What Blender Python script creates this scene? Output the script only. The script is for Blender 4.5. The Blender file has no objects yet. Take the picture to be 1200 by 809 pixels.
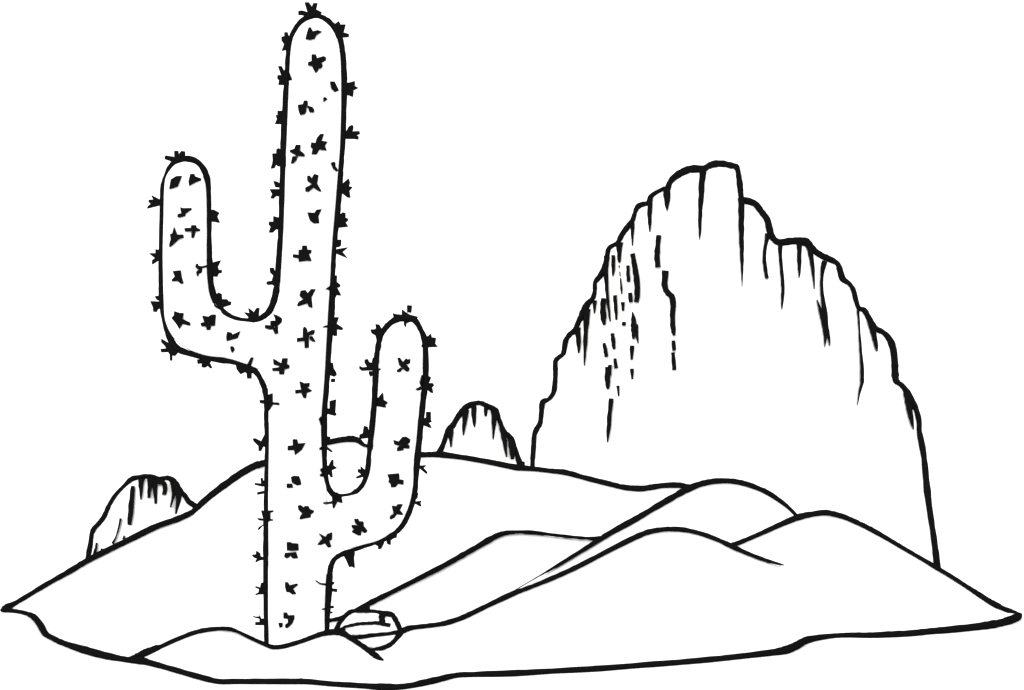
import bpy, math, random
from mathutils import Vector
from mathutils.geometry import delaunay_2d_cdt, tessellate_polygon
from mathutils.bvhtree import BVHTree

random.seed(7)
S = bpy.context.scene
COL = S.collection

# ------------------------------------------------------------------ survey: where the eye stands and how a sighting becomes a point
F, HX, HY, EYE = 1167.0, 600.0, 652.0, 1.42
CAM = Vector((0, 0, EYE))
def ray(px, py): return Vector(((px - HX) / F, 1.0, (HY - py) / F))
def at(px, py, d): return CAM + ray(px, py) * d
class Plane:
    """An upright plane at distance d that faces the eye: things stand in it with their real depth in front and behind."""
    def __init__(s, px, d):
        s.c = at(px, HY, d); s.c.z = 0
        n = Vector((s.c.x, s.c.y, 0)).normalized()
        s.n = n; s.u = Vector((n.y, -n.x, 0)); s.px = px; s.d = d
        s.k = (s.c - Vector((0, 0, 0))).length / F / math.cos(math.atan((px - HX) / F))  # metres per sighted pixel, about
    def hit(s, px, py):
        r = ray(px, py); t = (s.c - CAM).dot(s.n) / r.dot(s.n)
        return CAM + r * t
    def uv(s, p):
        q = p - s.c; return Vector((q.dot(s.u), p.z))
    def xyz(s, u, v, w=0.0):
        return s.c + s.u * u + Vector((0, 0, v)) - s.n * w

# ------------------------------------------------------------------ materials
def mat(name, col, var=0.0, scale=3.0, rough=0.9):
    m = bpy.data.materials.new(name); m.use_nodes = True
    nt = m.node_tree; b = nt.nodes['Principled BSDF']
    b.inputs['Roughness'].default_value = rough
    b.inputs['Specular IOR Level'].default_value = 0.0
    n = nt.nodes.new('ShaderNodeTexNoise'); n.inputs['Scale'].default_value = scale; n.inputs['Detail'].default_value = 5
    tc = nt.nodes.new('ShaderNodeTexCoord'); nt.links.new(tc.outputs['Object'], n.inputs['Vector'])
    r = nt.nodes.new('ShaderNodeValToRGB')
    r.color_ramp.elements[0].position = 0.35; r.color_ramp.elements[1].position = 0.65
    r.color_ramp.elements[0].color = (*[c * (1 - var) for c in col], 1)
    r.color_ramp.elements[1].color = (*col, 1)
    nt.links.new(n.outputs['Fac'], r.inputs['Fac']); nt.links.new(r.outputs['Color'], b.inputs['Base Color'])
    return m
M_sand = mat('white_sand', (0.9, 0.9, 0.9), 0.03, 0.6)
M_rock = mat('white_rock', (0.9, 0.9, 0.9), 0.04, 0.2)
M_skin = mat('white_cactus_skin', (0.9, 0.9, 0.9), 0.03, 4.0)
M_ink = mat('black_line', (0.0045, 0.0045, 0.0047), 0.1, 2.0, 1.0)

# ------------------------------------------------------------------ objects
def mesh_obj(name, V, Fc, m, parent=None, smooth=True):
    me = bpy.data.meshes.new(name)
    me.from_pydata([tuple(v) for v in V], [], Fc); me.update()
    me.materials.append(m)
    if smooth:
        for p in me.polygons: p.use_smooth = True
    o = bpy.data.objects.new(name, me); COL.objects.link(o)
    if parent is not None:
        o.parent = parent
        o.matrix_parent_inverse = parent.matrix_world.inverted()
    return o
def thing(name, loc, label, cat, group=None, kind=None):
    o = bpy.data.objects.new(name, None); COL.objects.link(o)
    o.location = loc; o.empty_display_size = 0.3
    o['label'] = label; o['category'] = cat
    if group: o['group'] = group
    if kind: o['kind'] = kind
    bpy.context.view_layer.update()
    return o

# ------------------------------------------------------------------ shape helpers
def spline(P, n=6):
    """Catmull-Rom (centripetal-ish) through tuples of any size."""
    out = []
    for i in range(len(P) - 1):
        a = P[max(i - 1, 0)]; b = P[i]; c = P[i + 1]; d = P[min(i + 2, len(P) - 1)]
        for k in range(n):
            t = k / n
            out.append(tuple(0.5 * ((2 * q) + (-p + r) * t + (2 * p - 5 * q + 4 * r - s) * t * t + (-p + 3 * q - 3 * r + s) * t ** 3)
                             for p, q, r, s in zip(a, b, c, d)))
    out.append(tuple(P[-1])); return out
def tube(pts, rad, seg=10, V=None, Fc=None):
    V = [] if V is None else V; Fc = [] if Fc is None else Fc
    n = len(pts); base = len(V); prev = None
    for i, p in enumerate(pts):
        t = (pts[min(i + 1, n - 1)] - pts[max(i - 1, 0)]).normalized()
        if prev is None:
            a = t.cross(Vector((0, 1, 0)))
            if a.length < 0.1: a = t.cross(Vector((1, 0, 0)))
            a.normalize()
        else:
            a = (prev - t * prev.dot(t)).normalized()
        prev = a; b = t.cross(a)
        for k in range(seg):
            w = 2 * math.pi * k / seg
            V.append(p + (a * math.cos(w) + b * math.sin(w)) * rad[i])
    for i in range(n - 1):
        for k in range(seg):
            k2 = (k + 1) % seg; q = base + i * seg
            Fc.append((q + k, q + k2, q + seg + k2, q + seg + k))
    for i, d in ((0, -1), (n - 1, 1)):                                    # rounded ends
        t = (pts[i] - pts[i - 1] if i else pts[0] - pts[1]).normalized()
        V.append(pts[i] + t * rad[i] * 0.6); c = len(V) - 1; q = base + i * seg
        for k in range(seg): Fc.append((q + k, q + (k + 1) % seg, c))
    return V, Fc
def fat(w): return w + 1.2 * min(1.0, w / 3.0)                           # the pen's full width
def wobble(i): return 1.0 + random.uniform(-.07, .07) + 0.03 * math.sin(i * 1.7) + 0.03 * math.sin(i * 0.61 + 2)
def bead(name, P3, W, parent, n=6):
    """A raised black line along points P3 (px already turned into metres), W = radii."""
    q = spline([(*p, w) for p, w in zip(P3, W)], n)
    V, Fc = tube([Vector(a[:3]) for a in q], [max(a[3], 0.001) * wobble(i) for i, a in enumerate(q)])
    return mesh_obj(name, V, Fc, M_ink, parent)
def resample_open(P, step):
    out = [P[0]]
    for a, b in zip(P, P[1:]):
        L = math.dist(a[:2], b[:2]); k = max(1, int(L / step))
        for j in range(1, k + 1): out.append(tuple(x + (y - x) * j / k for x, y in zip(a, b)))
    return out

# a body that swells out of an upright outline towards both sides
def inflate(name, plane, poly_px, m, parent, depth, margin, grid, slope=1.4, flute=0.0, flute_len=5.0):
    B = [plane.uv(plane.hit(*p)) for p in poly_px]
    n = len(B)
    area = sum(B[i].x * B[(i + 1) % n].y - B[(i + 1) % n].x * B[i].y for i in range(n))
    if area < 0: B.reverse()
    def dist(p):
        best = 1e9
        for i in range(n):
            a, b = B[i], B[(i + 1) % n]; ab = b - a; l = ab.length_squared
            t = max(0, min(1, (p - a).dot(ab) / l)) if l > 0 else 0
            best = min(best, (p - a - ab * t).length)
        return best
    def inside(p):
        c = False
        for i in range(n):
            a, b = B[i], B[(i + 1) % n]
            if (a.y > p.y) != (b.y > p.y) and p.x < (b.x - a.x) * (p.y - a.y) / (b.y - a.y) + a.x: c = not c
        return c
    pts = list(B)
    for i in range(n):                                                    # the ring where the swelling starts
        t = (B[(i + 1) % n] - B[i - 1]).normalized(); q = B[i] + Vector((-t.y, t.x)) * margin * 1.02
        if inside(q) and dist(q) > margin * 0.9: pts.append(q)
    x0 = min(p.x for p in B); x1 = max(p.x for p in B); y0 = min(p.y for p in B); y1 = max(p.y for p in B)
    nx = int((x1 - x0) / grid); ny = int((y1 - y0) / grid)
    for i in range(1, nx + 1):
        for j in range(1, ny + 1):
            p = Vector((x0 + (i + random.uniform(-.25, .25)) * grid, y0 + (j + random.uniform(-.25, .25)) * grid))
            if inside(p) and dist(p) > margin * 1.6: pts.append(p)
    vs, es, fs, *_ = delaunay_2d_cdt(pts, [(i, (i + 1) % n) for i in range(n)], [], 1, 1e-6)
    V, Fc = [], []; front = {}; back = {}
    for i, p in enumerate(vs):
        d = max(0.0, dist(p) - margin)
        h = depth * (1 - math.exp(-slope * d / depth))
        if flute: h *= 1 + flute * math.sin(p.x / flute_len * 6.283 + 1.3 * math.sin(p.y / flute_len * 0.5)) * min(1, d / (4 * margin))
        front[i] = len(V); V.append(plane.xyz(p.x, p.y, h))
        if d > 0: back[i] = len(V); V.append(plane.xyz(p.x, p.y, -h * 0.8))
        else: back[i] = front[i]
    for f in fs:
        Fc.append(tuple(front[i] for i in f))
        g = tuple(back[i] for i in reversed(f))
        if set(g) != set(front[i] for i in f): Fc.append(g)
    o = mesh_obj(name, V, Fc, m, parent)
    return o, BVHTree.FromPolygons(V, Fc)

# black marks that lie on a body (or stand out from its edge in its own plane)
def drape(plane, bvh, px, py, lift):
    r = ray(px, py).normalized(); t = (plane.hit(px, py) - CAM).length
    h = bvh.ray_cast(CAM, r, t * 1.02) if bvh else (None,) * 4
    if h[0] is not None: t = min(t, h[3])
    return CAM + r * (t - lift), r
def mark(name, plane, bvh, polys, parent, lift, thick):
    V, Fc = [], []
    for poly in polys:
        P = [Vector(q) for q in resample_open(list(poly) + [poly[0]], 1.4)[:-1]]
        if sum(P[i - 1].x * P[i].y - P[i].x * P[i - 1].y for i in range(len(P))) < 0: P.reverse()
        n = len(P)
        T = [(P[(i + 1) % n] - P[i - 1]).normalized() for i in range(n)]
        P = [p + Vector((t.y, -t.x)) * 0.4 for p, t in zip(P, T)]
        xs = [p.x for p in P]; ys = [p.y for p in P]; G = []
        for i in range(int((max(xs) - min(xs)) / 1.3) + 1):
            for j in range(int((max(ys) - min(ys)) / 1.3) + 1): G.append(Vector((min(xs) + .6 + 1.3 * i, min(ys) + .6 + 1.3 * j)))
        vs, es, fs, *_ = delaunay_2d_cdt(P + G, [(i, (i + 1) % n) for i in range(n)], [], 1, 1e-5)
        used = sorted({i for f in fs for i in f}); base = len(V); m = len(used); at_ = {u: base + k for k, u in enumerate(used)}
        R_ = [drape(plane, bvh, vs[u].x, vs[u].y, lift) for u in used]
        V += [p for p, r in R_]; V += [p + r * thick for p, r in R_]
        E = {}
        for f in fs:
            Fc.append(tuple(at_[i] for i in f)); Fc.append(tuple(at_[i] + m for i in reversed(f)))
            for i in range(len(f)):
                a, b = f[i], f[(i + 1) % len(f)]
                if (b, a) in E: del E[(b, a)]
                else: E[(a, b)] = 1
        for a, b in E: Fc.append((at_[a], at_[a] + m, at_[b] + m, at_[b]))
    return mesh_obj(name, V, Fc, M_ink, parent, smooth=False)
def stroke(name, plane, bvh, P, parent, lift, thick):
    """A brush-like crack: P = (px, py, width)."""
    q = resample_open(spline(P, 4), 4.0); V, Fc = [], []
    n = len(q)
    for i, (x, y, w) in enumerate(q):
        a = q[max(i - 1, 0)]; b = q[min(i + 1, n - 1)]
        tx, ty = b[0] - a[0], b[1] - a[1]; l = math.hypot(tx, ty) or 1
        nx, ny = -ty / l, tx / l
        w = fat(w) + 0.15; w1 = max(w, .4) * 0.5 * (1 + 0.12 * math.sin(i * 1.9 + x)); w2 = max(w, .4) * 0.5 * (1 + 0.12 * math.sin(i * 2.3 + y))
        p, r = drape(plane, bvh, x + nx * w1, y + ny * w1, lift); V += [p, p + r * thick]
        p, r = drape(plane, bvh, x - nx * w2, y - ny * w2, lift); V += [p, p + r * thick]
        if i:
            c = 4 * i; d = c - 4
            Fc += [(d, c, c + 2, d + 2), (d + 1, d + 3, c + 3, c + 1), (d, d + 1, c + 1, c), (d + 2, c + 2, c + 3, d + 3)]
    Fc += [(0, 2, 3, 1), (4 * n - 4, 4 * n - 3, 4 * n - 1, 4 * n - 2)]
    return mesh_obj(name, V, Fc, M_ink, parent, smooth=False)

# ------------------------------------------------------------------ ground
g = mesh_obj('ground', [(-900, -60, 0), (900, -60, 0), (900, 1500, 0), (-900, 1500, 0)], [(0, 1, 2, 3)], M_sand)
g['kind'] = 'structure'; g['label'] = 'flat pale desert ground stretching out to the horizon'; g['category'] = 'ground'

def gd(py): return EYE * F / (py - HY)
EDGE = [(2.4,715.2,3),(6.5,714.4,6.5),(12,715.6,4.5),(22,717,3.5),(31,719,4),(39.5,723,5.5),(47,732,6.5),(53,742.5,5.5),(62,748,5),(74,753.6,5.5),(99,761.7,7.5),(123.6,768.4,7.5),
 (148.3,773.2,5.5),(158,774,7),(168,774.8,8),(176,777,6),(197.7,783,5.5),(234.8,793.6,6),(257,798.8,5.5),(280,798.8,5.5),(340,798.8,6),(361.6,799,6),(391,801.8,5.5),
 (428,804,6),(453,805.5,7.5),(477.7,804,6),(507,797.8,7),(532,792,5.5),(549,790.7,5.5),(599,789.4,6.5),(648,786.5,6),(697.7,784,6),(747,780,6),
 (780,777.6,6),(830,773.3,6),(870,769,6),(905,764.8,7),(920,762,8.5),(933,756.8,8),(947,749.7,7),(974,745.5,5),(995,744.6,5),(1019,744.6,6),(1045,743.6,6.5),
 (1068,742.3,6.5),(1090,740,6.5),(1108,738.6,7),(1142,735,7.5),(1160,732.5,8),(1174.6,729.5,8),(1185,726.3,8),(1191.5,723.4,7.5),(1195,721.2,4),(1196.5,720.4,2)]
ep = [at(x, y, gd(y)) for x, y, w in EDGE]
top = [Vector((p.x, p.y, 0.004)) for p in ep]
rear = [Vector((ep[-1].x + 1, 33, 0.004)), Vector((2, 52, 0.004)), Vector((-9, 50, 0.004)), Vector((ep[0].x - .3, 32, 0.004))]
V = top + rear
tri = tessellate_polygon([[Vector((p.x, p.y, 0)) for p in V]])
sand = mesh_obj('sand', V, [tuple(t) for t in tri], M_sand)
sand['kind'] = 'structure'; sand['label'] = 'patch of white sand with a wavy black edge, under cactus and dunes'; sand['category'] = 'sand'
er = [fat(w) * 0.5 * gd(y) / F for x, y, w in EDGE]
bead('edge_line', [at(x, y, (EYE - r * 0.9) * F / (y - HY)) for (x, y, w), r in zip(EDGE, er)], er, sand)

# ------------------------------------------------------------------ dunes: a crest, a long slope to the front, a shorter one behind
def dune(label, crest, lines, front=2.2, back=1.8):
    """crest = (px, py, d); lines = list of (px, py, w) drawn along it."""
    D = sorted((x, d) for x, y, d in crest)
    def depth(px):
        if px <= D[0][0]: return D[0][1]
        for (a, da), (b, db) in zip(D, D[1:]):
            if px <= b: return da + (db - da) * (px - a) / (b - a)
        return D[-1][1]
    q = spline([(x, y, depth(x)) for x, y, d in crest], 6)
    NT, V, Fc = 9, [], []
    for x, y, d in q:
        c = at(x, y, d); c.z = max(c.z - 2.3 * d / F, 0.02); z = c.z
        row = []
        for k in range(NT):
            t = 1 - k / (NT - 1); row.append(Vector((c.x, c.y - front * z * t - 0.15 * t, z * (1 - t) ** 1.35 - 0.05 * t)))
        for k in range(1, NT):
            t = k / (NT - 1); row.append(Vector((c.x, c.y + back * z * t + 0.15 * t, z * (1 - t) ** 1.25 - 0.05 * t)))
        V += row
    m = 2 * NT - 1
    for i in range(len(q) - 1):
        for k in range(m - 1): Fc.append((i * m + k, i * m + m + k, i * m + m + k + 1, i * m + k + 1))
    o = mesh_obj('sand_dune', V, Fc, M_sand); o['kind'] = 'structure'; o['label'] = label; o['category'] = 'dune'; o['group'] = 'sand dunes'
    for L in lines:
        bead('crest_line', [at(x, y, depth(x)) for x, y, w in L], [fat(w) * 0.5 * depth(x) / F for x, y, w in L], o)
    return o

L1a = [(2.4,715,3),(6.5,712.8,7),(14,709,6),(24.7,703,4.5),(56.8,683.5,5),(81.6,669.5,5.5),(102.6,656.8,6),(128.5,643.6,6),(153,631.7,6.5),(183,617,6.5),(208.5,608,6),(225.8,599.8,5.5),
 (232,594.5,6.5),(248,580.3,7.5),(267.8,565.5,8),(285,553.6,8),(300,545.5,7.5),(312,542,7)]
L1m = [(345,527,7),(378,519.5,7)]
L1c = [(386,518.3,5.5),(398.6,515.8,6),(411,514.8,7),(419,516.3,6.5),(424,520,4.5),(431,523,3)]
L1d = [(460,529,6)]
L1e = [(490,533,6),(505,533,6),(517,533.3,7),(541.8,536.3,6),(571.5,541.5,6),(600,547.4,7),(608,548.6,7),(625.8,549.8,5),(645,552,5),(663,554.2,6),(687.6,560.8,6),(714.8,567.6,6),(732,571.6,6),(750,573,7),(762,571.6,6.5),(777,569.3,6),(795,569,6),(806.7,571,6)]
def dz(L, kd):
    K = sorted(kd)
    def f(x):
        if x <= K[0][0]: return K[0][1]
        for (a, da), (b, db) in zip(K, K[1:]):
            if x <= b: return da + (db - da) * (x - a) / (b - a)
        return K[-1][1]
    return [(x, y, f(x)) for x, y, w in L]
dune('huge rear sand dune whose long ridge runs behind the cactus to the tall butte',
     dz(L1a + L1m + L1c + L1d + L1e + [(830,578,6),(860,595,6)], [(0,26),(100,30),(312,38),(410,41),(600,43),(806,45)]), [L1a + L1m + L1c + L1d + L1e])
L2 = [(384,727.5,3.5),(398.6,724.5,4),(413.5,717.7,5),(433,707,5.5),(453,696.9,5),(490,678.2,5),(522,661.8,5.5),(542,650.5,5.5),(560,640.3,5.5),(575,631.5,6),(587,626,5),(600,623.8,3.5),(623.6,624,3.5),(648,627,3),(673,629.8,3),(692,631.2,3.2),(706,630.3,4)]
dune('low sand dune with a rounded crest rising from the cactus foot behind the boulder',
     dz([(350,745,5)] + L2 + [(730,636,4),(760,648,4)], [(350,17.5),(386,19),(490,22.5),(596,28),(700,34),(760,35)]), [L2])
L3 = [(598,695,0.9),(623.6,680,1.0),(635,673.4,1.4),(648,666,2.6),(673,650.8,3.6),(697.7,635.5,4.5),(715,624.8,6),(744.7,608.5,6.5),(764.7,596.6,6),(789.4,582.3,6.5),(806.7,573,7.5),(821.6,567.2,6.5),(838.9,564,6),(858.6,564.3,6),(878.4,569,6),(898,577.3,6),(918,590.4,5),(928,599.3,4),(934,605.5,3)]
dune('middle sand dune with a smooth dome, its crest meeting the rear ridge',
     dz([(570,712,1)] + L3 + [(955,625,5),(985,648,5)], [(570,21.5),(600,23.5),(648,26.5),(707,31),(850,36),(934,38),(985,38)]), [L3])
L4 = [(468,741.5,6),(475,738,6),(482.7,735.6,5),(502,733.3,4.5),(516,731.5,4.6),(524.7,729.6,5.5),(538,725.3,5),(549.4,720.4,5),(574,708.4,4.8),(599,696.7,5.5),(610,692.3,4),(623.6,687.2,4),(648,677.3,4.5),(673,666,5),(697.7,653.4,5),(722.4,640.6,5.5),(747,628.6,6),(762,623,5.5),(779.5,620.3,5),(799.3,620.8,5),(819,624.8,4.5),(838.9,631.8,4.5),(856,639.6,5),(876,648.5,3.8),(895.7,656,3.2),(910,660.4,2.6),(919,662.5,1)]
dune('wide front sand dune whose crest line fades out on its far slope',
     dz([(450,750,5)] + L4 + [(950,676,4),(1000,705,4)], [(450,16.8),(470,17.5),(600,20.5),(780,24),(857,23),(918,21.5),(1000,19.5)]), [L4])
L5 = [(855,639.4,4),(864,636.8,4.8),(871,634,4.4),(893,624.6,4.5),(913,615.5,5.5),(935,606.6,7),(952.6,602.6,6),(968.6,601.2,6.5),(987,605.3,5.5),(1007,613.8,5),(1020,620.3,5),(1040,631.5,4.5),(1056,641,4),(1075,652,4),(1093,662.7,4.5),(1112,674,4),(1130,685.6,4),(1145,695.5,5),(1157,703.5,6),(1168,709.7,6),(1177,713.8,5),(1188,717.6,4),(1197,720.2,2)]
dune('far corner sand dune tapering down to the pointed tip of the sand patch',
     dz([(815,662,5)] + L5, [(815,26),(857,27),(968,29),(1093,27),(1197,24.4)]), [L5])
L7 = [(147,772.5,2.5),(153,771.5,4),(160,770.5,8),(168,767,9.5),(177,763.2,9),(184,759.9,7.5),(189.5,757.5,4.6),(210,748.3,4.5),(232,740.3,4.5),(254.6,736.9,4),(269.4,737.2,3.6),(280,741,3),(295,748.2,3.5),(312,755.8,4.2),(320.8,758.6,4.6),(334.4,757.2,4.8),(354,751.4,5),(371,745.2,5.5),(382,742,6.5),(393.7,740.8,6.5),(402,742.4,6.5),(409,746.5,5.5),(423.3,756,5),(432,762.4,6),(440,768.2,6),(446,772.6,4),(451.5,776.5,1)]
dune('small twin-humped sand mound in front, hiding the foot of the cactus',
     dz(L7 + [(465,785,4)], [(147,13.8),(254,13.9),(320,14.9),(380,14.6),(450,13.5),(465,12.6)]), [L7], front=2.0, back=1.6)

# ------------------------------------------------------------------ rock buttes
def butte(label, px, d, outline, left_foot, right_foot, cracks, depth, grid, margin_px, flute, flute_len, blobs=()):
    pl = Plane(px, d); k = d / F
    base_y = HY + F * EYE / d
    root = thing('rock_butte', (pl.c.x, pl.c.y, 0), label, 'rock', 'rock buttes beyond the dunes')
    full = [(left_foot, base_y + 2, 6)] + outline + [(right_foot, base_y + 2, 6)]
    o, bvh = inflate('cliff', pl, [(x, y) for x, y, w in resample_open([(a, b, c) for a, b, c in full], 9)] + [], M_rock, root,
                     depth, margin_px * k, grid, 1.1, flute, flute_len)
    bead('ridge_line', [pl.hit(x, y) for x, y, w in full], [fat(w) * 0.5 * k for x, y, w in full], root, 4)
    for c in cracks: stroke('crevice', pl, bvh, c, root, 0.6 * k * 8, 1.2 * k * 8)
    for b in blobs: mark('crevice', pl, bvh, [b], root, 0.35 * k * 8, 0.9 * k * 8)
    return root

BIG = [(624,549,5),(624.3,537.7,5.5),(625.3,524,5.5),(626.2,510.5,5.5),(629,503,6),(633,496,5.5),(634.5,484,5.5),(636,471.5,6),(643,468,4.5),(648.8,460,5.5),(650.4,448,5.5),(651,436,5.5),(651,424,5.5),(655,419,5),(660.3,414,5),(662.8,400,6),(668,392,5.5),(674,387,6),
 (680,374,7),(684,365,8),(689,356,7),(694.5,350,5.5),(697,341,4.5),(697.4,331,5),(703,324,6.5),(708.5,314,7),(711,303,6),(713.2,292,5),(718,288,4.5),(724,284.5,5),(729,275,6),(735.5,266,6.5),(741,259,5.5),(744,250,4.5),(747,243,6),(752,240,5.5),(759.4,238,5),(762,232,5.5),(767,227,4.5),(778,221.5,4.5),(782,222,6),(784.5,215,6.5),(789.5,208.5,7),(798,203,8),(808,198.7,8.5),(817,198.4,8),(825,198,7.5),
 (830,195,7),(837,192.4,7),(847,192.2,7),(857,194.3,6),(863.5,196.5,5.5),(865.8,207,5.5),(867.4,220,6),(869,233,5),(873,235,6.5),(880,237,6.5),(886,240,6.5),(892,248,6),(899,257.5,6.5),(901.5,268,7),(904.5,277,6.5),(909,282.5,6.5),(915,284.5,7),(926,283,7.5),(937,282.5,7.5),(945,284.5,8.5),(950,289.5,7),(956,295.3,6),(964,300.5,6.5),(971,303.5,6.5),(981,308.8,4.5),(984,316,6),(987.5,327,6),(995,332.5,4),(1000,340,4.5),(1003,352,4.5),(1006.5,361.5,4.5),(1012.5,363.5,5),(1017,371,5),(1021.5,379,6),(1026.5,385.3,5),(1036,390.5,5),(1043,399,6),(1046.8,410,6.5),(1048.4,425,7),(1049,440,7),(1050.5,447,6),(1057,452,4.5),(1063,460,6),(1068,470,7),(1073.5,480,5),(1077,494,5),(1077.3,506,5),(1080,520,5.5),(1083,538,5.5),(1086,570,6.5),(1089,594.7,5.5),(1093.5,625,5.8),(1096.5,648,6),(1098.5,666,6.5)]
CR = [
 [(823.7,197,7),(822.5,215,6),(820.7,246,4),(820.3,270,2.5),(820,281,.6)],
 [(781.7,220,7),(781.5,232,6.5),(781.6,247,.8)],
 [(762,232,5),(761.2,252,4),(761.4,264,2.5),(761.4,272,.8)],
 [(741,261,4),(741,274,2.5),(741,288,1)],
 [(726,284,7),(725.8,297,4.5),(725.5,308,1.8)],
 [(725.4,311,.9),(725.5,314,.9)],[(726,318,.7),(726.6,324,.9)],[(727,326,1),(728,338,1.8),(728.5,345,.8)],
 [(711,300,5),(709.8,315,5),(710.5,330,3.5),(712,350,2.6),(715,377,1.4)],
 [(718.6,299,3),(718.6,314,3),(718,324,.8)],
 [(707,349.5,4.5),(706.6,360,5.5),(706.9,372,5.6),(708,381,2)],
 [(720.5,346,3.4),(721.6,360,3.4),(722.3,375,1.6)],
 [(735.7,311,2.6),(736,322,3.2),(736.6,330.5,3)],
 [(741,297,4.2),(743.6,312,5),(746,328,5.6),(746.6,345,5),(745.8,354.5,4)],
 [(738,343,3.6),(739.2,354.5,3.6)],
 [(729.6,354,3.2),(730.2,364.5,2)],
 [(772.3,275.5,5),(770.6,290,5),(770,300,5.8),(771,313.5,5)],
 [(779.7,317,6.2),(778.6,333,6),(781.5,342,5.6),(788,350,5.8),(788.3,370,5.4),(788.6,384,5),(790,393.5,2.4)],
 [(788.8,399,3.2),(790,411,3.6)],[(788.6,413,3.4),(790.2,434,3.8)],
 [(697,352,4),(696.2,367.5,1)],
 [(688.3,362,7),(686.6,385,4.6),(685.6,405,3.2),(684.5,429,.8)],
 [(676.5,384,6),(677.8,400,4.2),(678,414,1.2)],
 [(741.2,365.5,.8),(742.4,375,4.5),(743,384,6.5),(742.6,391,4),(741.8,397.5,1.6)],[(745,380,4),(746.3,392,3),(747.8,402.5,.8)],
 [(731,377.2,3.4),(731,381.8,3.4)],
 [(717.4,390.5,3),(718.6,400,3.8),(719.6,409.5,2.4)],
 [(707.6,402,2.6),(709.6,412,3.6),(710.6,418.5,3)],
 [(740.6,405,4.2),(740.2,421.8,2.2)],
 [(720.4,420,2.8),(722,431.8,3.2)],
 [(714.8,427.5,3.2),(714,440,4)],[(711.4,430,3.2),(711.6,445,5),(712.4,456.5,2)],
 [(740.6,432,3.8),(740.8,444.5,1.4)],
 [(724,452,2.8),(725,464.5,1.2)],
 [(716.2,467,3.8),(714.4,485,4.2),(713.4,500,4),(711.6,518.5,1)],
 [(868.6,232,6),(868.8,262,5.4),(869.2,285,4.4),(869.6,310,2.6),(869.7,323,1.6),(869.8,336,.5)],
 [(900,274,5),(897,288,2.8),(895.6,303,3),(897.4,318,3.4),(899,326.5,3)],
 [(914.2,286,4.4),(914.4,300,2.8),(916.4,320,3.2),(917.4,338,2.8),(916.9,352,2.6),(916.3,363,.6)],
 [(936.6,284,4.8),(936.8,305,4),(936.9,318,2.4),(936.5,326,.6)],
 [(948.6,288,6.5),(950.8,302,4.4),(953,318,3),(954.5,339,.6)],
 [(966.4,306,6),(963.6,322,3.2),(963.2,338,3),(964.6,352,3.4),(966.6,368,5.4),(968.6,385,4.6),(971.2,394,2.6),(972.8,405.5,.8)],
 [(957.6,351,.8),(961.4,364,2.8),(965.4,378,4.4),(967.2,392,3.4),(966.8,407,.6)],
 [(1005.6,363,2.4),(1007,383,1.6),(1008.3,405,2.2),(1010,425,2.8),(1010.6,440,3.4),(1010,450,3),(1007,461,1.8),(1005,475,.6)],
 [(1019,375,5),(1023,388,5.5),(1026,400,4.4),(1028,412,1)],
 [(1061.4,459,5),(1065,475,6),(1067.6,488,5),(1070.8,503.5,.8)],
]
butte('tallest rock butte, its broad cliff face streaked with long cracks and dashes', 862, 120, BIG, 622.5, 1099, CR, 12.0, 2.2, 4.2, 0.06, 6.5)

MID = [(511.5,546,4),(514,533,7),(518.5,523,5.5),(522,513,5),(525,504,5),(530.5,499,6.5),(534,493,5.5),(538.5,486,6),(543,480.5,6.5),(547.5,476.5,6),(555,473.4,5.5),(562.8,472.4,4.5),(572.7,476.8,5.5),(580.5,481,6.5),(583.5,488,5),(587,497,4.5),(591,506.5,6),(596,511,5.5),(600.5,515.5,5),(603,524,4.5),(606.5,535,5.5),(609.5,545,7),(611,551,8)]
butte('small pointed rock butte fringed with black cracks, standing alone beyond the rear dune ridge', 560, 92, MID, 508, 614,
 [[(528,502,6),(528,512,4),(528.4,524.5,1)],[(545.6,480,6.5),(544,495,4),(542.6,510.5,1)],[(555,475,5.5),(555.4,490,4),(556,501,1)],[(569.6,477,4.5),(569,488,1.8)],
  [(579.4,482,7),(579,497,4.2),(578,515.5,.8)],[(586.6,496,4),(590.5,512,5),(593.8,536,1)],[(598.6,514,6),(599.8,526,5.5),(600.8,538.5,3)]], 3.2, 0.9, 3.4, 0.05, 2.4)

LEFT = [(102.7,658,5),(104,648,5),(106,638,4.6),(108.8,622,4.6),(116,613.5,4.2),(122,605.5,5),(128,592,4),(135.6,580,3.5),(145.5,569.5,3.4),(154,561.8,5),(164,559,4.2),(176,558.6,5),(186,561.8,5.5),(196,560.2,5),(202,563,6.5),(206,569,8.5),(211.5,576,6),(217,581.5,5),(221,588,6),(226,591.5,6),(232,596,5),(237,606,5)]
butte('low rock butte with a dark gash and dripping cracks, half sunk behind the sloping dune', 165, 66, LEFT, 98, 262,
 [[(155.8,569.5,3.4),(154.4,585,5),(153,600,5.2),(151.4,615.5,3.4)],[(165.4,561,7),(165.4,573,4),(165,586,1)],[(176,560.5,5.5),(175,575,3.4),(174.4,583.5,2.6)],
  [(180.6,561,6.5),(182,578,3.6),(182.6,590.5,2)],[(184,564,6),(190.5,565.4,4.6),(193.4,570,4.4),(192.6,580,4)],[(203,566,6.5),(203.6,578,3.4),(200,594.6,1.2)],
  [(207,570,7),(209.4,582,5.5),(206.2,602.5,1.4)],[(141.2,607.5,2),(138.4,621,1.3),(135,631,1.4),(131.8,637.5,2.4)],[(113.2,636,1.4),(112,644,2.2),(110.6,650,3.4)],[(118,646,5),(121,645.6,4)],[(145.4,627.5,.8),(145.2,632,3)]],
 3.0, 0.7, 2.6, 0.05, 2.0)

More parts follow.
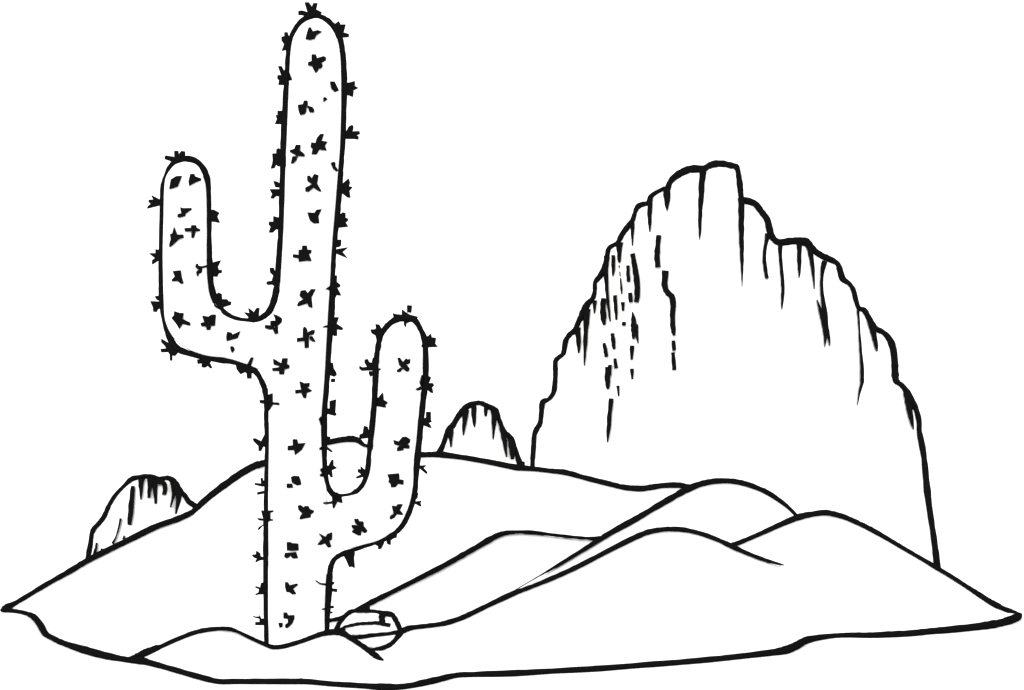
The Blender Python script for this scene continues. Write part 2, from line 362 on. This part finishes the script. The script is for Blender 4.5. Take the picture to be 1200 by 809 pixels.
# ------------------------------------------------------------------ boulder
pb = Plane(434, 14.9); kb = 14.9 / F
boulder = thing('boulder', (pb.c.x, pb.c.y, 0), 'round white boulder with cracks across it, lying between the cactus foot and the dunes', 'boulder')
def T8(P): return [(370 + x / 8.093, 690 + y / 8.093) for x, y in P]
rim8 = [(185,385),(205,350),(235,300),(265,265),(310,230),(350,213),(390,210),(450,212),(520,212),(575,218),(640,232),(712,238),(745,275),(775,330),(800,385),(805,420),(775,465),(730,515),(680,548),(620,568),(560,580),(505,585),(430,560),(360,510),(290,460),(230,430)]
o, bvb = inflate('stone', pb, T8(rim8), M_rock, boulder, 0.2, 2.4 * kb, 0.03, 0.8)
def w8(P): return [(*a, w) for a, w in zip(T8([(x, y) for x, y, _ in P]), [p[2] for p in P])]
rl = w8([(200,400,7),(215,345,5),(245,300,4.6),(280,258,4.6),(325,222,4.6),(360,212,3.4),(400,210,3.4),(450,212,3),(520,212,3),(580,218,3),(640,232,4.5),(712,240,5),(745,275,5),(775,330,5),(798,385,5.5),(803,420,6),(775,460,5.5),(730,512,5),(680,545,5),(620,566,5),(560,582,4.5),(520,588,4)])
bead('rim_line', [pb.hit(x, y) for x, y, w in rl], [fat(w) * .5 * kb for x, y, w in rl], boulder, 4)
for L in ([(235,385,2.2),(285,360,2.4),(350,345,2.8),(420,332,2.8),(500,328,2.8),(580,325,3.2),(650,338,3.4),(710,348,3.2)],
          [(628,225,6.4),(628,280,6.4),(628,338,6.4)], [(340,462,4.2),(420,458,3.8),(540,443,3.8),(680,430,3.4),(790,412,4)], [(255,375,5),(260,415,4)], [(640,240,5),(710,242,5)]):
    stroke('crevice', pb, bvb, w8(L), boulder, 0.03, 0.05)
mark('crevice', pb, bvb, [T8([(350,215),(410,175),(505,125),(510,160),(515,200),(600,210),(520,226),(385,226)])], boulder, 0.03, 0.05)  # solid black wedge filling between boulder top and dune line, not a crack
mark('crevice', pb, bvb, [T8([(500,565),(590,570),(580,590),(582,630),(540,640),(490,590)])], boulder, 0.03, 0.05)  # black fill where the boulder's lower rim meets the mound line, not a crack

# ------------------------------------------------------------------ saguaro
DC = 15.8
pc = Plane(346, DC); kc = DC / F
cactus = thing('saguaro_cactus', (pc.hit(348, 757).x, pc.hit(348, 757).y, 0),
               'giant white saguaro cactus with two upturned arms and black star-shaped spine clusters', 'cactus')
def limb(name, rows, parent, shrink=2.9, flat=0.72, seg=40):
    """rows = (cx, cy, r) along the limb, in sightings; a swept round limb."""
    q = spline(rows, 6); P = []; R = []
    for x, y, r in q:
        P.append(pc.uv(pc.hit(x, y))); R.append(max(r - shrink, 0.2) * kc * 0.98)
    V, Fc = [], []; n = len(P)
    for i, p in enumerate(P):
        t = (P[min(i + 1, n - 1)] - P[max(i - 1, 0)]).normalized(); nr = Vector((-t.y, t.x))
        for k in range(seg):
            w = 2 * math.pi * k / seg; e = p + nr * (math.cos(w) * R[i])
            V.append(pc.xyz(e.x, e.y, math.sin(w) * R[i] * flat))
    for i in range(n - 1):
        for k in range(seg):
            k2 = (k + 1) % seg; Fc.append((i * seg + k, i * seg + k2, (i + 1) * seg + k2, (i + 1) * seg + k))
    Fc.append(tuple(range(seg))); Fc.append(tuple(range((n - 1) * seg, n * seg)))
    return mesh_obj(name, V, Fc, M_skin, parent), V, Fc
stem, V1, F1 = limb('stem', [(348,775,36),(348,745,35.8),(347.5,720,36),(348,690,36.5),(348.5,672,37),(349,655,37),(349.4,625,37.6),(349.4,600,37.8),(348.8,578,37.4),(346.8,556,35),(346,512,33.5),(346,485,34),(347,455,35.5),(350,425,34.5),(354,395,32),(356.5,360,31.5),
  (357.8,333,32),(360.8,279,32),(363.2,240,33),(366,190,34.2),(367.4,168,34.5),(369,120,34.2),(369.8,75,33),(369.8,56,31),(370,44,27.5),(369.5,34,22),(368.8,27,14.5),(368,23.4,7),(367.5,22.4,2.4)], cactus)
arm1, V2, F2 = limb('arm', [(217.5,190,2.5),(217.5,191,7),(217.6,194,12.5),(217.3,200,18.5),(217.3,210,24.4),(217.4,225,26.6),(217.4,260,27.3),(217,300,27.8),(217.6,330,28),(219.6,352,29.6),(224.6,371,33.4),(233.8,381.6,34.6),(249,391.8,30.4),(270,398,26.4),(290,402.5,28),(312,408,30),(340,416,28)], cactus)
arm2, V3, F3 = limb('arm', [(475,376.6,2.5),(474.5,378,8),(474,382,14.5),(472.6,390,21.8),(471.8,402,27),(470.4,420,29),(468.6,450,29.3),(466,480,28.6),(463.4,512,28.6),(460.2,540,28.4),(457.5,566,30.6),(449.5,589,33),(435,604,34),(419,609.5,33.6),(400,614,34),(375,622,28),(355,626,24)], cactus)
VV = V1 + V2 + V3; FF = [f for f in F1] + [tuple(i + len(V1) for i in f) for f in F2] + [tuple(i + len(V1) + len(V2) for i in f) for f in F3]
bvc = BVHTree.FromPolygons(VV, FF)

def outline(P, parent):
    return bead('outline', [pc.hit(x, y) for x, y, w in P], [(fat(w) + .3) * .5 * pc.k for x, y, w in P], parent, 5)
outline([(313,757,5),(311.8,720,4.4),(311.4,683,4.2),(311.4,646,5),(312,614,5),(312.4,598.6,5.6),(312.9,561.6,4.8),(313.4,529.4,4.8),(312.8,504.7,4.4),(311.8,488,4),(313.2,470,6),(309.5,453.5,5)], stem)
outline([(309.5,453.5,5),(302,438.6,5),(292.2,430.5,6),(276,424.4,5.6),(258.9,421.6,6.4),(239,418.4,5.8),(219.3,413.6,5),(206,407.5,7),(199.5,396.6,6),(193.8,376.8,6.4),(191,357,6.6),(189.7,334.8,6.4),(189.3,308.3,5.4),(189.8,259,4.8),(191,224,4.8),(193.4,210.7,4.4),(199,197.5,4.6),(207,190,5.5),(218,186.4,5.2),(229.2,188.8,5),(237.6,197,5.4),(242.6,209.4,6),(244.2,229.2,4.8),(244.4,258.9,5.2),(244.6,296,6.4),(245.3,318.2,6.8),(247.7,338,6.6),(254,355.8,6.4),(263.8,367,5),(276,373.6,4.4),(291,375.8,4.2),(305.8,373,4.6)], arm1)
outline([(305.8,373,4.6),(315.5,365,6),(322,349,5.8),(325.4,327.4,6),(327.4,303,6.4),(329.4,278.6,6.4),(331,244,6.6),(331.8,209.4,7),(332.6,173.8,6.6),(333.4,148,6.6),(335,123.6,6.2),(336.2,99,6),(337.2,74,4.6),(338.6,57,4.6),(341.6,44.5,4.4),(347.6,32,4.6),(356,23.8,4.8),(366.4,19.4,4.4),(377.5,20.8,4.4),(388,28,5),(396,39.5,5.6),(400.6,54.4,5.6),(402.4,79,6.6),(403,111,6.4),(402.3,138.4,5.6),(401.2,168,5.6),(399.7,188,5.6),(397.6,215,6.6),(395.8,240,6.6),(394,262,5.6),(391.4,290,5),(389.6,306,6.4),(389.2,333,6.4),(388.5,360,6.8),(387.4,378,6.6),(385.6,400,5.8),(383.8,425,6.6),(381.7,453.5,6.6),(379.8,478,6.8),(379.5,512.8,6.8),(379.8,530,5.6),(380,548,5.8),(381.8,564,5.8)], stem)
outline([(381.8,564,5.8),(386.4,574.6,5.4),(393.7,581.3,5),(406,581.6,4.8),(416,577.4,4.4),(425.2,567.5,4.6),(430.4,554,5),(432.3,534.4,4.8),(434.8,511,5.6),(437.7,483.3,6),(439.8,451,6),(440.4,428,6),(442.8,408,5),(446.4,393,5.5),(454,382.2,4.6),(463.8,375,6.4),(476,373,6),(486,375.6,6),(493,386.6,4.8),(497.6,399,6),(499,421.6,5.8),(498.4,448.7,6),(496,468.5,6),(493.5,493.2,6),(491,518,6.2),(488.8,541.8,6.2),(486.2,571.4,6),(482.4,591,6),(477.2,606,5.2),(468.8,619.4,4.8),(455.5,629.6,4.8),(438,636.4,4),(418.4,643.2,4),(401,649.6,4.6),(391.6,656,4.6),(387.4,665.4,5)], arm2)
outline([(387.4,665.4,5),(386,677.7,6.4),(385,695.5,6.8),(383.6,715,6.2),(382.6,730,5.6),(382.4,745,5.8)], stem)

CL = []
def C(ox, oy, *polys): CL.append([[(ox + x / 8.0929, oy + y / 8.0929) for x, y in p] for p in polys])
# upper stem
C(300,0,[(403,105),(440,103),(490,118),(462,25),(500,25),(530,65),(545,32),(583,32),(570,92),(625,120),(610,140),(560,150),(480,160),(440,145),(403,143)])
C(300,0,[(470,370),(485,310),(500,265),(515,258),(540,300),(585,288),(625,302),(575,330),(555,368),(512,378)])
C(300,0,[(528,518),(567,518),(577,555),(640,535),(662,545),(663,570),(618,597),(632,620),(622,647),(590,655),(585,675),(566,692),(545,655),(535,625),(495,622),(495,592),(530,580)])
C(300,0,[(735,240),(785,203),(800,235),(850,235),(830,310),(880,325),(880,353),(815,358),(770,330)])
C(300,0,[(270,308),(298,308),(315,360),(310,450),(285,475),(245,485),(268,420),(243,385),(243,352),(270,345)])
C(300,0,[(210,630),(243,630),(263,668),(310,680),(340,757),(310,765),(310,800),(250,808),(213,806),(220,765),(203,745),(205,715),(240,715)])
C(300,90,[(860,60),(895,55),(935,42),(938,65),(935,88),(970,108),(925,130),(920,193),(885,180),(860,170),(830,120)])
C(300,90,[(703,48),(745,48),(785,130),(750,145),(715,110)])
C(300,90,[(640,200),(655,193),(678,214),(640,240)])
C(300,90,[(397,268),(445,262),(455,228),(487,228),(490,262),(475,290),(475,330),(460,355),(420,363),(405,325)],[(487,275),(535,290),(550,310),(550,338),(510,338)])
C(300,90,[(205,325),(260,325),(260,450),(180,450),(200,400),(186,365),(205,365)])
C(300,90,[(860,515),(880,475),(905,460),(922,465),(922,495),(915,520),(980,518),(985,545),(955,555),(972,570),(970,597),(930,590),(850,590),(840,540)])
C(300,90,[(610,545),(643,543),(620,610),(678,618),(652,655),(670,700),(635,695),(600,690),(575,735),(527,735),(540,685),(518,665),(525,625),(565,630),(580,580)])
C(300,90,[(378,648),(420,648),(415,700),(460,735),(458,758),(385,748),(325,715),(318,700),(365,685)],[(345,758),(395,753),(380,793),(350,823),(332,823)])
C(300,90,[(155,730),(193,728),(195,690),(215,678),(240,700),(280,700),(280,850),(210,850),(190,835),(175,868),(140,872),(155,825),(160,790)])
C(300,180,[(712,92),(730,82),(752,84),(752,120),(778,160),(768,172),(735,145)])
C(300,180,[(487,212),(508,212),(530,238),(552,195),(592,207),(578,285),(622,360),(600,358),(545,322),(500,362),(470,360),(468,325),(535,292),(487,258)])
C(300,180,[(487,560),(555,565),(575,535),(622,530),(590,595),(600,660),(550,662),(513,635)])
C(300,180,[(165,262),(205,270),(230,290),(230,322),(185,320)],[(130,340),(240,340),(240,405),(190,405),(165,428),(137,425),(155,385)])
C(300,180,[(165,595),(215,610),(240,640),(240,720),(190,720),(160,750),(122,750),(140,695),(122,675),(122,648),(165,648)])
C(300,180,[(830,280),(880,237),(890,280),(880,312),(915,320),(885,355),(895,420),(870,418),(820,380),(790,330)])
C(300,180,[(800,580),(820,560),(848,565),(848,610),(873,620),(870,640),(850,655),(873,695),(820,700),(780,705),(770,650)])
C(300,270,[(440,147),(480,147),(487,187),(525,187),(522,215),(500,225),(527,290),(480,288),(405,298),(405,265),(350,255),(350,228),(405,235),(405,187),(435,185)])
C(300,270,[(770,92),(808,90),(805,145),(785,160),(745,160)],[(770,180),(873,163),(820,207),(867,265),(770,225),(745,210)])
C(300,270,[(522,560),(565,560),(525,635),(535,735),(500,725),(490,690),(400,720),(390,712),(405,680),(450,655),(413,620),(425,575),(468,568),(490,600)])
C(300,270,[(750,430),(768,430),(765,490),(800,520),(795,540),(770,545),(808,620),(765,615),(745,655),(720,575),(663,557),(690,540),(740,500)])
C(300,270,[(130,357),(168,357),(180,400),(210,420),(220,520),(180,530),(150,515),(110,518),(97,500),(110,487),(150,480),(165,430),(135,400)])
C(300,360,[(163,68),(200,80),(243,108),(240,140),(205,175),(210,248),(180,255),(160,205),(125,210),(85,195),(85,172),(137,175),(137,132),(185,130),(180,100)])
C(300,360,[(447,200),(462,185),(483,210),(485,245),(530,220),(558,220),(548,258),(505,265),(500,280),(500,385),(462,387),(462,318),(390,330),(388,295),(445,290)],[(512,278),(535,280),(565,328),(540,328),(512,305)])
C(300,360,[(163,492),(240,535),(250,487),(300,487),(290,545),(315,550),(315,580),(268,590),(265,637),(220,637),(220,605),(157,605),(155,580),(210,575),(230,560),(170,545)])
C(300,360,[(413,705),(460,725),(508,720),(505,752),(485,765),(533,795),(480,815),(475,865),(450,860),(430,810),(375,820),(373,788),(430,785)])
C(300,360,[(740,98),(785,98),(765,160),(825,200),(820,218),(768,212),(768,272),(740,275),(720,240),(690,192),(632,192),(660,178),(700,175)])
C(300,360,[(700,530),(730,530),(735,580),(760,620),(765,645),(740,660),(690,640)],[(712,683),(750,680),(750,710),(712,712)])
# lower stem
C(290,450,[(115,155),(160,155),(160,120),(235,90),(235,200),(200,255),(160,250),(160,190),(118,180)],[(225,178),(290,178),(305,190),(295,200),(225,193)])
C(290,450,[(50,520),(75,518),(130,545),(170,470),(185,470),(185,600),(150,595),(130,635),(107,637),(105,590),(60,545)])
C(290,450,[(430,527),(470,527),(478,568),(550,562),(515,625),(450,675),(445,625),(382,630),(382,590),(432,585)])
C(290,450,[(780,165),(840,148),(832,270),(845,290),(830,303),(760,285),(745,235),(780,235)])
C(290,450,[(700,310),(678,335),(690,355),(702,400)])
C(290,450,[(740,500),(785,503),(785,525),(750,545)])
C(290,450,[(740,585),(808,640),(795,648),(740,610)],[(683,612),(700,600),(715,605),(705,625),(690,628)])
C(290,545,[(770,6),(800,-49),(815,-47),(815,5),(850,30),(800,50),(808,115),(790,118),(775,90),(740,110),(692,108),(690,90),(715,80),(690,45),(710,30)])
C(290,545,[(125,125),(145,125),(150,150),(180,145),(180,200),(140,205),(70,188),(67,172),(130,178)],[(90,262),(165,245),(180,265),(95,283)])
C(290,545,[(130,430),(170,440),(210,435),(243,432),(243,445),(212,450),(212,514),(240,518),(240,526),(210,530),(160,560),(105,620),(97,610),(110,590),(150,565),(150,530),(110,525),(90,505),(150,510),(140,470)])
C(290,545,[(413,115),(440,105),(487,107),(500,140),(510,185),(470,193),(422,165)],[(373,178),(420,180),(433,215),(373,217)])
C(290,545,[(478,390),(500,380),(535,405),(545,390),(578,392),(590,420),(630,435),(628,450),(600,470),(598,498),(550,505),(495,517),(500,490),(522,460),(485,425)])
C(290,545,[(680,650),(740,685),(760,655),(802,640),(800,708),(775,720),(793,778),(765,783),(735,742),(695,758),(665,755),(710,700)])
C(290,545,[(1013,512),(1050,512),(1057,535),(1100,540),(1100,580),(1135,620),(1130,640),(1110,645),(1080,625),(1075,668),(1050,668),(990,635),(1010,610),(990,590),(990,570),(1050,575),(1020,545)])
C(290,545,[(800,280),(850,260),(890,300),(900,360),(885,355),(850,345),(820,412),(810,405),(805,362),(722,370),(722,357),(790,350),(805,340)])
C(290,640,[(373,-37),(410,-35),(420,-25),(480,-22),(485,40),(430,45),(375,40)],[(355,68),(460,60),(478,115),(430,118),(410,90),(375,118),(350,105)])
C(290,640,[(85,45),(120,70),(125,100),(160,110),(160,130),(120,135),(80,155),(75,145),(90,120),(62,110),(40,85),(80,80)])
C(290,640,[(130,350),(190,345),(190,455),(100,460),(80,468),(73,460),(105,440),(110,410),(70,390),(80,382),(120,395)])
C(290,640,[(358,342),(380,345),(400,375),(470,357),(478,370),(430,405),(462,455),(425,458),(395,435),(370,435),(358,390)])
C(290,640,[(50,658),(75,672),(110,670),(115,655),(130,690),(170,690),(170,750),(75,750),(75,722),(115,722),(115,690),(60,675)])
C(290,640,[(342,632),(372,632),(385,660),(443,657),(443,690),(420,740),(375,780),(358,770),(360,745),(385,730),(385,690),(342,685)],[(293,730),(330,730),(330,765),(305,775)])
C(290,640,[(645,323),(690,353),(760,360),(755,376),(690,364),(650,332)],[(780,345),(825,340),(820,362),(780,375)],[(780,400),(815,405),(850,408),(848,437),(810,430),(780,425)])
C(290,640,[(765,568),(818,568),(818,590),(765,590)],[(765,622),(808,625),(805,637),(765,640)],[(705,597),(745,590),(745,605),(715,605)])
C(290,640,[(900,70),(1020,60),(1010,110),(1018,210),(990,195),(965,200),(935,130)])
# arm towards the low outcrop
C(165,165,[(228,148),(240,143),(320,155),(318,98),(355,98),(360,130),(385,98),(420,105),(420,165),(380,200),(320,220),(275,190),(228,175)])
C(165,165,[(285,368),(335,338),(388,335),(350,435),(270,460)])
C(165,165,[(472,317),(508,317),(513,340),(570,360),(572,375),(520,395),(460,428),(455,380)])
C(165,165,[(100,518),(190,565),(200,610),(58,645),(70,620),(95,600),(75,580),(75,562),(120,560)])
C(165,165,[(375,632),(400,642),(478,640),(483,652),(425,690),(420,715),(360,730),(348,720),(350,697),(385,690)])
C(165,165,[(650,660),(690,655),(745,685),(725,720),(750,780),(700,770),(650,765)])
C(165,260,[(315,48),(345,125),(400,122),(408,150),(360,165),(290,230),(270,240),(272,205),(285,165),(278,120),(300,110)])
C(165,260,[(415,62),(478,60),(478,35),(523,35),(530,60),(565,75),(560,88),(520,92),(505,150),(480,152),(485,90),(420,92)])
C(165,260,[(140,262),(200,275),(200,360),(165,370),(120,400),(107,405),(108,365),(135,345),(80,300),(140,300)])
C(165,260,[(303,470),(378,462),(385,520),(405,585),(380,588),(350,560),(293,565),(298,545),(325,520)])
C(165,260,[(690,385),(760,367),(730,430),(740,458),(768,458),(768,485),(740,490),(725,522),(700,520),(660,510),(640,440)])
C(165,260,[(525,400),(540,400),(545,420),(580,425),(640,412),(640,428),(582,440),(580,480),(550,495),(545,518),(535,515),(527,475),(555,455),(520,430)])
C(165,260,[(710,690),(740,672),(768,690),(770,735),(822,738),(830,755),(858,760),(855,788),(790,808),(750,830),(700,800),(690,740)])
C(165,345,[(137,17),(200,17),(200,57),(160,57),(140,37)],[(90,67),(200,72),(200,130),(165,140),(150,168),(120,165),(115,120)])
C(165,345,[(317,162),(365,178),(405,180),(395,235),(467,270),(467,298),(395,280),(365,328),(345,290),(292,225),(315,200)])
C(165,345,[(583,203),(640,215),(670,195),(712,195),(703,298),(663,300),(660,337),(625,337),(622,305),(575,303),(568,275),(605,265)])
C(165,345,[(820,357),(858,365),(870,385),(943,350),(925,395),(918,415),(815,443),(812,405)],[(852,492),(880,500),(888,530),(865,558),(850,515)])
C(165,345,[(195,422),(240,450),(310,490),(360,545),(325,585),(298,580),(298,630),(278,628),(275,570),(260,548),(195,550),(188,520),(240,515),(230,490),(195,455)])
C(165,345,[(535,620),(680,620),(655,650),(678,702),(660,702),(635,680),(610,695),(578,692),(578,655),(540,660)])
C(165,345,[(900,660),(1010,670),(1045,600),(1068,603),(1040,690),(1080,730),(1050,755),(1050,800),(1008,798),(1005,750),(990,738),(945,758),(910,710)])
C(165,345,[(980,172),(1030,180),(1020,130),(1060,160),(1070,172),(1100,130),(1125,132),(1118,200),(1130,240),(1020,250),(1020,215)])
# arm towards the buttes
C(395,350,[(365,243),(400,250),(420,285),(440,300),(420,380),(375,390),(365,350),(330,330),(317,295),(360,293),(370,280)],[(440,265),(460,235),(500,230),(480,275),(440,300)])
C(395,350,[(528,140),(560,150),(615,155),(615,105),(650,130),(690,155),(768,175),(740,210),(655,232),(652,272),(635,245),(635,212),(560,215),(540,185)],[(665,65),(710,68),(703,135),(665,130)])
C(395,350,[(840,360),(865,358),(888,332),(898,370),(938,375),(930,430),(955,458),(870,462),(802,458),(815,420)])
C(395,350,[(573,565),(595,562),(625,605),(655,568),(668,580),(695,575),(690,615),(655,625),(688,665),(680,690),(655,690),(590,630)],[(568,680),(600,658),(622,665),(600,695),(568,695)])
C(395,350,[(262,580),(290,575),(305,605),(330,610),(340,560),(365,600),(365,670),(340,680),(235,685),(212,665),(212,640),(245,655),(285,648),(262,610)],[(302,690),(350,692),(345,720),(318,742),(302,715)],[(370,665),(410,665),(410,677),(370,677)])
C(395,440,[(805,0),(860,5),(890,20),(880,50),(870,75),(905,75),(920,95),(900,115),(912,168),(890,165),(860,140),(820,130),(765,143),(745,132),(800,105),(787,70)])
C(395,440,[(375,220),(390,215),(432,163),(440,235),(478,255),(470,270),(455,272),(462,305),(375,290)])
C(395,440,[(845,348),(888,348),(890,430),(900,438),(870,452),(898,497),(880,497),(810,470),(815,420),(845,400)])
C(395,440,[(255,480),(290,490),(300,540),(320,590),(240,600),(215,600),(212,565),(245,550)])
C(395,440,[(535,615),(585,630),(620,587),(655,583),(695,610),(690,635),(668,655),(688,670),(685,695),(630,690),(630,710),(570,718),(570,690),(600,665),(545,655)])
C(395,535,[(222,92),(275,140),(290,180),(245,195),(185,210),(180,195),(230,172),(197,145),(197,120),(225,125)])
C(395,535,[(155,318),(200,300),(215,330),(160,350)])
C(395,535,[(770,90),(848,85),(820,110),(857,150),(850,168),(790,120)])
C(395,535,[(740,345),(768,345),(762,395),(740,410)],[(735,430),(800,422),(790,445),(800,470),(790,475),(740,448)])
C(395,535,[(478,172),(588,162),(590,220),(630,225),(630,268),(580,258),(555,290),(513,292),(510,260),(487,242),(495,215)])
C(395,535,[(520,468),(565,475),(575,455),(623,455),(595,510),(628,552),(610,555),(568,548),(545,580),(510,598),(502,590),(505,565),(540,545)])
C(380,600,[(465,300),(570,290),(540,350),(512,355),(510,325)],[(590,280),(690,215),(685,245),(660,250),(630,270),(630,315),(600,305)])
for polys in CL: mark('spine_cluster', pc, bvc, polys, cactus, 0.032, 0.06)

# ------------------------------------------------------------------ light, sky, camera
w = bpy.data.worlds.new('World'); S.world = w; w.use_nodes = True
nt = w.node_tree; bg = nt.nodes['Background']
sky = nt.nodes.new('ShaderNodeTexSky'); sky.sky_type = 'NISHITA'; sky.sun_disc = False
EL, AZ = math.radians(24), math.radians(-170)
sky.sun_elevation = EL; sky.sun_rotation = AZ; sky.air_density = 1.0; sky.dust_density = 4.0; sky.ozone_density = 1.0
veil = nt.nodes.new('ShaderNodeMix'); veil.data_type = 'RGBA'              # an even white overcast drawn over the clear sky
veil.inputs['Factor'].default_value = 0.94
WHITE = 11.0
veil.inputs[7].default_value = (WHITE, WHITE, WHITE, 1)
nt.links.new(sky.outputs['Color'], veil.inputs[6]); nt.links.new(veil.outputs[2], bg.inputs['Color'])
bg.inputs['Strength'].default_value = 0.15
sd = bpy.data.lights.new('sun', 'SUN'); sd.energy = 2.0; sd.angle = math.radians(40); sd.color = (1, 0.97, 0.93)
so = bpy.data.objects.new('sun', sd); COL.objects.link(so)
sv = Vector((math.sin(AZ) * math.cos(EL), math.cos(AZ) * math.cos(EL), math.sin(EL)))
so.rotation_euler = (-sv).to_track_quat('-Z', 'Y').to_euler()

cd = bpy.data.cameras.new('camera'); cam = bpy.data.objects.new('camera', cd); COL.objects.link(cam)
cam.location = CAM; cam.rotation_euler = (math.pi / 2, 0, 0)
cd.sensor_width = 36.0; cd.lens = 36.0 * F / 1200.0
cd.shift_x = 0.0; cd.shift_y = (HY - 404.5) / 1200.0
cd.clip_start = 0.05; cd.clip_end = 4000
S.camera = cam
vs = S.view_settings
vs.view_transform = 'Standard'; vs.look = 'None'; vs.gamma = 1; vs.use_curve_mapping = False
vs.exposure = 0.0
S.cycles.max_bounces = 6
